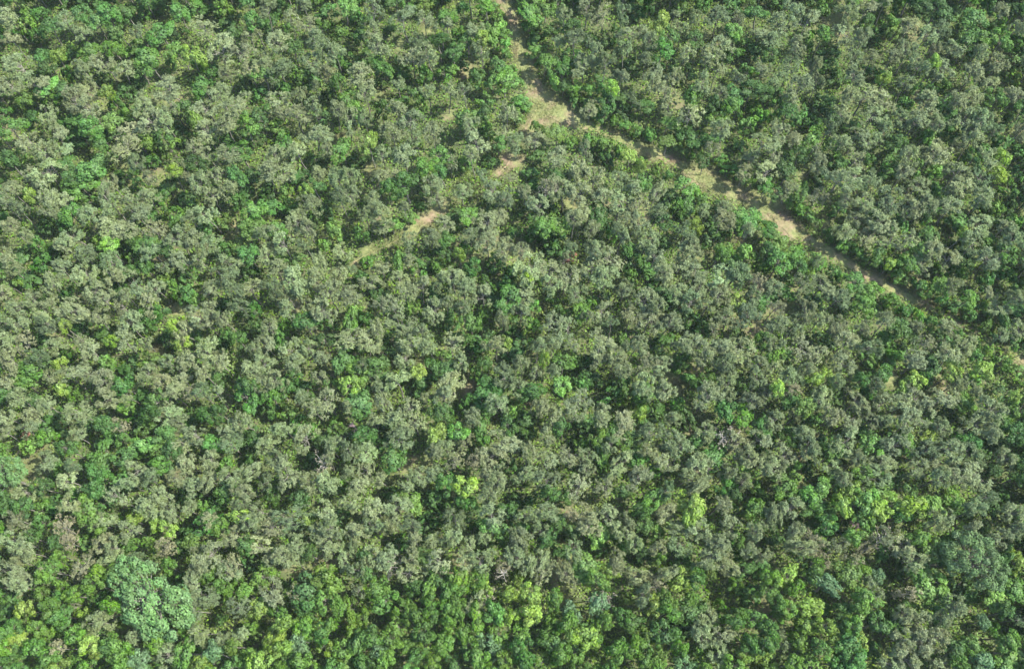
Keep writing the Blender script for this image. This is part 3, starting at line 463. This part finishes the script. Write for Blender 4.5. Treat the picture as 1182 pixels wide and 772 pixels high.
# ------------------------------------------------------------------ labels
ANCHORS = [  # x, y, kinds allowed, phrase
 (170,689,'e','big blue-green domed tree'), (8,549,'e','blue-green tree at the left edge'), (1125,646,'B','big dark green domed tree'),
 (536,556,'y','lime-yellow round tree in the lower middle'), (506,500,'y','pale yellow-green knobbly tree in the middle'), (801,590,'y','lime tree with a knobbly crown'),
 (456,531,'b','dark green round tree among grey crowns'), (955,677,'e','bluish tree near the bottom edge'), (404,498,'p','pale pinkish bush'), (988,604,'p','reddish pink bush'), (659,296,'o','rust-red bush'), (32,503,'o','orange-brown bush'),
 (64,66,'y','yellow plant in the top left'), (220,63,'y','lime tree in the upper left'), (125,106,'y','lime plant beside a dark hollow'), (426,168,'y','lime tree under the upper trees'), (554,48,'y','lime tree close left of the path'),
 (711,103,'y','yellow shrub between path and grey trees'), (757,27,'y','light green tree near the top'), (735,173,'y','lime bank along the path'), (1020,96,'y','thin lime tree in the upper right'), (1077,75,'y','tall lime tree in the upper right'), (1156,185,'y','lime tree by the right edge'),
 (32,225,'y','lime plant at the upper left edge'), (198,198,'y','lime crown among grey left trees'), (78,378,'y','small lime plant at left'), (205,373,'y','small lime plant beside bare brown earth'), (352,222,'y','small yellow-green crown left of the trail'), (531,297,'y','lime plant right of the bare trail'),
 (452,259,'b','bright green tree above the trail end'), (737,199,'y','lime plant under the path bend'), (807,259,'y','lime crown below the tan path patch'), (850,351,'y','lime shrub below the path'), (1026,305,'y','lime shrub above the path'), (1106,273,'y','lime tree right of the path'), (1149,200,'y','lime patch at the right edge'),
 (130,398,'y','lime crown at mid left'), (72,421,'y','brightest yellow crown at mid left'), (210,396,'y','lime plant over a brown hollow'), (404,443,'y','yellowish shrubs in the middle left'), (481,428,'y','yellow shrub by bare pink earth'), (586,398,'y','lime plant in the centre'), (624,418,'y','lime plant right of the centre'), (735,481,'y','yellow grassy shrub'),
 (893,451,'y','lime plant at mid right'), (938,438,'y','pair of lime shrubs at right'), (1039,448,'y','yellow-green bush at right'), (1056,436,'y','lime bushes by the dry patch'), (1136,431,'y','lime thicket near the right edge'), (1169,456,'y','small lime plant at the right edge'), (1069,506,'y','yellow dry bush at right'), (984,569,'y','lime thicket at lower right'),
 (157,599,'y','first yellow crown of the lime row'), (191,608,'y','lime crown beside the pinkish stump gap'), (274,599,'y','round lime crown right of the lime row'), (30,704,'y','round lime crown at lower left'), (22,739,'y','lime tree in the bottom left corner'), (115,752,'y','yellow-green crown at the bottom left'), (354,596,'y','olive-lime crown in a grey wood'), (419,757,'y','yellow crown at the bottom edge'), (311,739,'y','lime tree on the bottom edge'),
 (586,679,'y','lime crown at lower middle'), (604,681,'y','round olive-lime tree'), (612,709,'y','lime tree in the bottom middle'), (707,659,'y','bright lime tree beside a dark gap'), (788,666,'y','lime column tree at lower right'), (752,699,'y','lime shrub right of bottom middle'), (932,697,'y','tall lime tree at lower right'), (914,665,'y','round lime tree left of the tall one'), (991,739,'y','small lime tree at bottom right'), (1174,650,'y','lime tree on the lower right edge'), (1021,588,'y','yellowest crown of the lime thicket'), (1051,584,'y','lime tree ending the lime thicket'), (974,586,'y','lime tree starting the lime thicket'),
]
anchors = []; used = set()
for ax, ay, kk, ph in ANCHORS:
    best = min((i for i in range(n_in) if items[i]['what'] in kk and i not in used), key=lambda i: math.hypot(items[i]['px']-ax, items[i]['py']-ay), default=None)
    if best is None or math.hypot(items[best]['px']-ax, items[best]['py']-ay) > 12: print('anchor lost', ph); continue
    used.add(best); items[best]['anchor'] = ph; anchors.append((items[best]['px'], items[best]['py'], ph))
def word(it):
    w_ = it['what']
    if w_ == 'g': return 'brownish grey-green tree' if it['k'] == 'thin' else 'grey-green tree'
    if w_ == 'w': return 'pale nearly leafless tree'
    if w_ == 'n': return 'brownish thin tree'
    if w_ == 'e': return 'blue-green tree'
    if w_ == 'y': return 'lime shrub' if it['k'] == 'shrub' else 'lime tree'
    nm = 'shrub' if it['k'] == 'shrub' else 'tree'
    return ('dark green ' if w_ == 'd' else 'fresh green ')+nm
DIR = ['right of', 'upper-right of', 'above', 'upper-left of', 'left of', 'lower-left of', 'below', 'lower-right of']
ORD = ['', 'second ', 'third ', 'fourth ', 'fifth ', 'sixth ', 'seventh ', 'eighth ', 'ninth ', 'tenth ']
ins = [it for it in items if it['inside']]
bykind = {}
for it in ins: bykind.setdefault(word(it), []).append(it)
for kw, lst in bykind.items():
    X = np.array([i['px'] for i in lst]); Y = np.array([i['py'] for i in lst]); best = [(99, 1e9, '')]*len(lst)
    for ax, ay, ph in anchors:
        d = np.hypot(X-ax, Y-ay); sec = np.round(np.degrees(np.arctan2(ay-Y, X-ax))/45).astype(int) % 8
        for q in range(8):
            idx = [i for i in np.argsort(d) if sec[i] == q and d[i] > 0.5]
            for rank, i in enumerate(idx[:10]):
                v = (rank+d[i]/120, d[i], f'{kw}, {ORD[rank]}nearest {DIR[q]} the {ph}')
                if v < best[i]: best[i] = v
    for it, b in zip(lst, best): it['label'] = b[2] or f'{kw} standing in the wood'
for it in items:
    if 'anchor' in it: it['label'] = it['anchor']+(' standing among grey-green trees' if it['what'] not in 'op' else ' on the wood floor') 

# ------------------------------------------------------------------ objects
NAMES = {'grey': 'plantation_tree', 'thin': 'plantation_tree', 'broad': 'broadleaf_tree', 'big': 'broadleaf_tree', 'shrub': 'shrub', 'dead': 'withered_shrub', 'bare': 'bare_tree'}
GROUPS = {'plantation_tree': 'grey-green trees of the plantation', 'broadleaf_tree': 'green broadleaf trees among the plantation', 'shrub': 'green shrubs between the trees', 'withered_shrub': 'withered shrubs', 'bare_tree': 'pale nearly leafless trees'}
CAT = {'plantation_tree': 'tree', 'broadleaf_tree': 'tree', 'shrub': 'shrub', 'withered_shrub': 'shrub', 'bare_tree': 'tree'}
for kind, lst in PAT.items():
    for P in lst:
        P['me'] = build_mesh('crown', P['V'], P['F'], [M_leaf], lr=P['lr'])
        P['mw'] = build_mesh('trunk', P['WV'], P['WF'], [M_pale if kind == 'bare' else M_bark])
def xform(it):
    s = it['s']; return Matrix.Rotation(it['tilt'][0], 4, 'X') @ Matrix.Rotation(it['tilt'][1], 4, 'Y') @ Matrix.Rotation(it['rot'], 4, 'Z') @ Matrix.Diagonal((s*it['an'], s/it['an'], it['zs'], 1))
made = {}
order = sorted(ins, key=lambda it: (0 if 'anchor' in it else 1, 0 if it['what'] not in 'd' else 1, -it['r']))
rest = [it for it in items if not it['inside']]
for it in order:
    nm = NAMES[it['k']]
    if nm == 'broadleaf_tree' and any(q in it.get('anchor', '') for q in ('shrub', 'bush', 'plant', 'patch', 'thicket near', 'bank along')): nm = 'shrub'
    made.setdefault(nm, 0)
    if made[nm] >= 300: rest.append(it); continue
    made[nm] += 1
    root = bpy.data.objects.new(nm, None); COL.objects.link(root); root.empty_display_size = 0.5
    M = Matrix.Translation((it['x'], it['y'], 0)) @ xform(it)
    root.matrix_world = M
    root['label'] = it['label']; root['category'] = CAT[nm]; root['group'] = GROUPS[nm]
    low = it['k'] in ('shrub', 'dead')
    for pn, me in (('foliage' if low else 'crown', it['P']['me']), ('stem' if low else 'trunk', it['P']['mw'])):
        o = bpy.data.objects.new(pn, me); COL.objects.link(o); o.parent = root
        o.color = (*it['tint'], 1)
from collections import Counter
print(Counter(it['what'] for it in ins))
print('things', made, 'rest', len(rest), 'marked', n_marked, 'in', n_in)
# the rest of the wood, one mass
V, F, LR, TI, MI = [], [], [], [], []; o = 0
for it in rest:
    M = np.array(Matrix.Translation((it['x'], it['y'], 0)) @ xform(it))
    for v, f, q, mi in ((it['P']['V'], it['P']['F'], it['P']['lr'], 0), (it['P']['WV'], it['P']['WF'], None, 1)):
        V.append(v @ M[:3, :3].T+M[:3, 3]); F.append(f+o); o += len(v)
        LR.append(q if q is not None else np.zeros((len(f), 3))); TI.append(np.tile(it['tint'], (len(f), 1))); MI.append(np.full(len(f), mi))
wo = bpy.data.objects.new('woods', build_mesh('woods', np.vstack(V), np.vstack(F), [M_leafa, M_bark], np.vstack(LR), np.vstack(TI), np.concatenate(MI)))
COL.objects.link(wo); wo['kind'] = 'stuff'; wo['label'] = 'remaining grey-green and green trees filling the wood'; wo['category'] = 'woods'
print('woods quads', sum(len(f) for f in F))

# ------------------------------------------------------------------ ground, path
xs = np.concatenate([[-2500, -1000, -400, -160], np.arange(-104, 104.1, 0.7), [160, 400, 1000, 2500]])
ys = np.concatenate([[-2500, -1000, -400, -140], np.arange(-62, 92.1, 0.7), [140, 400, 1000, 2500]])
GXm, GYm = np.meshgrid(xs, ys, indexing='ij'); nx, ny = GXm.shape
bare = bareness(GXm.ravel(), GYm.ravel())
patch = np.clip((vnoise(GXm.ravel(), GYm.ravel(), 6, 31)-0.78)/0.1, 0, 1)*0.5
bare = np.maximum(bare, patch)
zz = (vnoise(GXm.ravel(), GYm.ravel(), 2.0, 8)-0.5)*0.10*(1-bare)
idx = np.arange(nx*ny).reshape(nx, ny)
Fg = np.stack([idx[:-1, :-1], idx[1:, :-1], idx[1:, 1:], idx[:-1, 1:]], -1).reshape(-1, 4)
gm = build_mesh('ground', np.stack([GXm.ravel(), GYm.ravel(), zz-0.055], 1), Fg, [ground_mat('forest_floor')])
at = gm.attributes.new('bare', 'FLOAT', 'POINT'); at.data.foreach_set('value', bare.astype(np.float32))
go = bpy.data.objects.new('ground', gm); COL.objects.link(go); go['kind'] = 'structure'; go['label'] = 'brown forest floor under the trees'; go['category'] = 'ground'
def ribbon(name, c, wd, seed, label, z):
    r = np.random.default_rng(seed); n = len(c); t = unit(np.gradient(c, axis=0)); nr = np.stack([-t[:, 1], t[:, 0]], 1)
    sm = lambda: np.convolve(r.normal(0, 1, n+8), np.ones(5)/5, 'same')[4:-4]
    wl = wd*(0.6+0.3*sm()); wr = wd*(0.6+0.3*sm()); K = 7
    V = []; 
    for k in range(K):
        f = k/(K-1); off = -wl*(1-f)+wr*f
        V.append(np.column_stack([c+nr*off[:, None], np.full(n, z)-0.012*abs(f-0.5)*2]))
    V = np.stack(V, 1).reshape(-1, 3); ii = np.arange(n*K).reshape(n, K)
    F = np.stack([ii[:-1, :-1], ii[1:, :-1], ii[1:, 1:], ii[:-1, 1:]], -1).reshape(-1, 4)
    ob = bpy.data.objects.new(name, build_mesh(name, V, F, [M_path])); COL.objects.link(ob)
    ob['kind'] = 'structure'; ob['label'] = label; ob['category'] = 'path'
M_path = ground_mat('path_earth', True)
ribbon('path', road_c, road_w, 4, 'tan earth and grass path crossing the wood diagonally', 0.014)
ribbon('trail', spur_c, spur_w*0.45, 9, 'faint pinkish earth trail branching down from the path', 0.028)

# ------------------------------------------------------------------ undergrowth and grass
def scatter(n, seed):
    r = np.random.default_rng(seed)
    px = r.uniform(-120, PW+120, n); py = r.uniform(-90, PH+90, n)
    x = (px-PW/2)/(PW/2)*HALF; y = (PH/2-py)/(PW/2)*HALF
    D = np.stack([x, y*ct+st, y*st-ct], 1); t = -CAM[2]/D[:, 2]; p = CAM+D*t[:, None]
    keep = r.random(n) < (t/t.max())**1.5
    return p[keep, 0], p[keep, 1], r
x, y, r = scatter(620000, 77)
b = bareness(x, y); pt = np.clip((vnoise(x, y, 6, 31)-0.76)/0.1, 0, 1)
cov = np.clip(1.1-b*1.9-pt*0.75, 0.0, 1)*(0.45+0.75*vnoise(x, y, 1.3, 12))
cl = np.ones(len(x))
gapf = np.zeros(len(x))
for cx, cy, rr in GAPW: gapf = np.maximum(gapf, np.clip(1.2-np.hypot(x-cx, y-cy)/rr, 0, 1))
kp = r.random(len(x)) < cov
x, y, b, gapf = x[kp], y[kp], b[kp], gapf[kp]; n = len(x)
hgt = (0.12+1.5*np.clip(vnoise(x, y, 1.7, 13)*1.15-0.2, 0, 1)*(0.4+0.9*vnoise(x, y, 9, 14)))*(1-0.85*gapf)*np.clip(1.2-b, 0.1, 1)
z = hgt*r.uniform(0.35, 1.0, n)+0.03
nr = unit(r.normal(0, 0.5, (n, 3))+np.array([0, 0, 0.9])); u = np.cross(nr, rand_dirs(n, r))
Ln = r.uniform(0.18, 0.42, n); W = Ln*r.uniform(0.45, 0.8, n)
hue = vnoise(x, y, 4.5, 15)[:, None]; h2 = vnoise(x, y, 1.5, 16)[:, None]
ti = np.array([0.062, 0.132, 0.022])*(1-hue)+np.array([0.104, 0.184, 0.028])*hue
ti = ti*(1-0.5*np.clip(h2*2-1.1, 0, 1))+np.array([0.15, 0.15, 0.06])*0.5*np.clip(h2*2-1.1, 0, 1)
Vu, Fu, lru = leaves(np.stack([x, y, z], 1), u, nr, Ln, W, r.random((n, 3)))
uo = bpy.data.objects.new('undergrowth', build_mesh('undergrowth', Vu, Fu, [M_leafa], lru, ti)); COL.objects.link(uo)
uo['kind'] = 'stuff'; uo['label'] = 'low green leafy undergrowth covering the forest floor'; uo['category'] = 'undergrowth'
x, y, r = scatter(2600000, 78)
sel = np.zeros(len(x), bool)
for c, w_ in ((road_c, road_w), (spur_c, spur_w)):
    for k in range(0, len(c), 6): sel |= np.hypot(x-c[k, 0], y-c[k, 1]) < w_[k]+2.0
for cx, cy, rr in SOILW: sel |= np.hypot(x-cx, y-cy) < rr+1.2
x, y = x[sel], y[sel]; gn = vnoise(x, y, 1.6, 21)*0.6+vnoise(x, y, 4.5, 22)*0.4
kp = r.random(len(x)) < np.clip((gn-0.36)*4.5, 0.04, 1); x, y, gn = x[kp], y[kp], gn[kp]; n = len(x)
u = unit(r.normal(0, 0.6, (n, 3))+np.array([0, 0, 0.7])); Ln = r.uniform(0.12, 0.38, n); W = r.uniform(0.025, 0.06, n)
nr = unit(np.cross(u, rand_dirs(n, r)))
dry = vnoise(x, y, 2.6, 24)[:, None]
ti = np.array([0.105, 0.135, 0.04])*(1-dry)+np.array([0.17, 0.17, 0.075])*dry
Vd, Fd, lrd = leaves(np.stack([x, y, Ln*0.4*np.abs(u[:, 2])], 1), u, nr, Ln, W, r.random((n, 3)))
do = bpy.data.objects.new('grass', build_mesh('grass', Vd, Fd, [M_leafa], lrd, ti)); COL.objects.link(do)
do['kind'] = 'stuff'; do['label'] = 'dry olive grass growing along the path'; do['category'] = 'grass'
print('undergrowth', len(Fu), 'grass', len(Fd))


# ------------------------------------------------------------------ thin summer air
def box(name, lo, hi, m):
    V = np.array([[x, y, z] for z in (lo[2], hi[2]) for y in (lo[1], hi[1]) for x in (lo[0], hi[0])], float)
    F = np.array([[0, 2, 3, 1], [4, 5, 7, 6], [0, 1, 5, 4], [2, 6, 7, 3], [0, 4, 6, 2], [1, 3, 7, 5]])
    return bpy.data.objects.new(name, build_mesh(name, V, F, [m]))
mh, t, out = new_mat('air'); pv = t.nodes.new('ShaderNodeVolumePrincipled'); pv.inputs['Density'].default_value = 0.00005
pv.inputs['Color'].default_value = (0.86, 0.92, 1.0, 1); t.links.new(pv.outputs[0], out.inputs['Volume'])
hz = box('haze', (-2600, -2600, -1.2), (2600, 2600, 130), mh); COL.objects.link(hz); hz['kind'] = 'stuff'; hz['label'] = 'thin pale summer haze over the wood'; hz['category'] = 'haze'
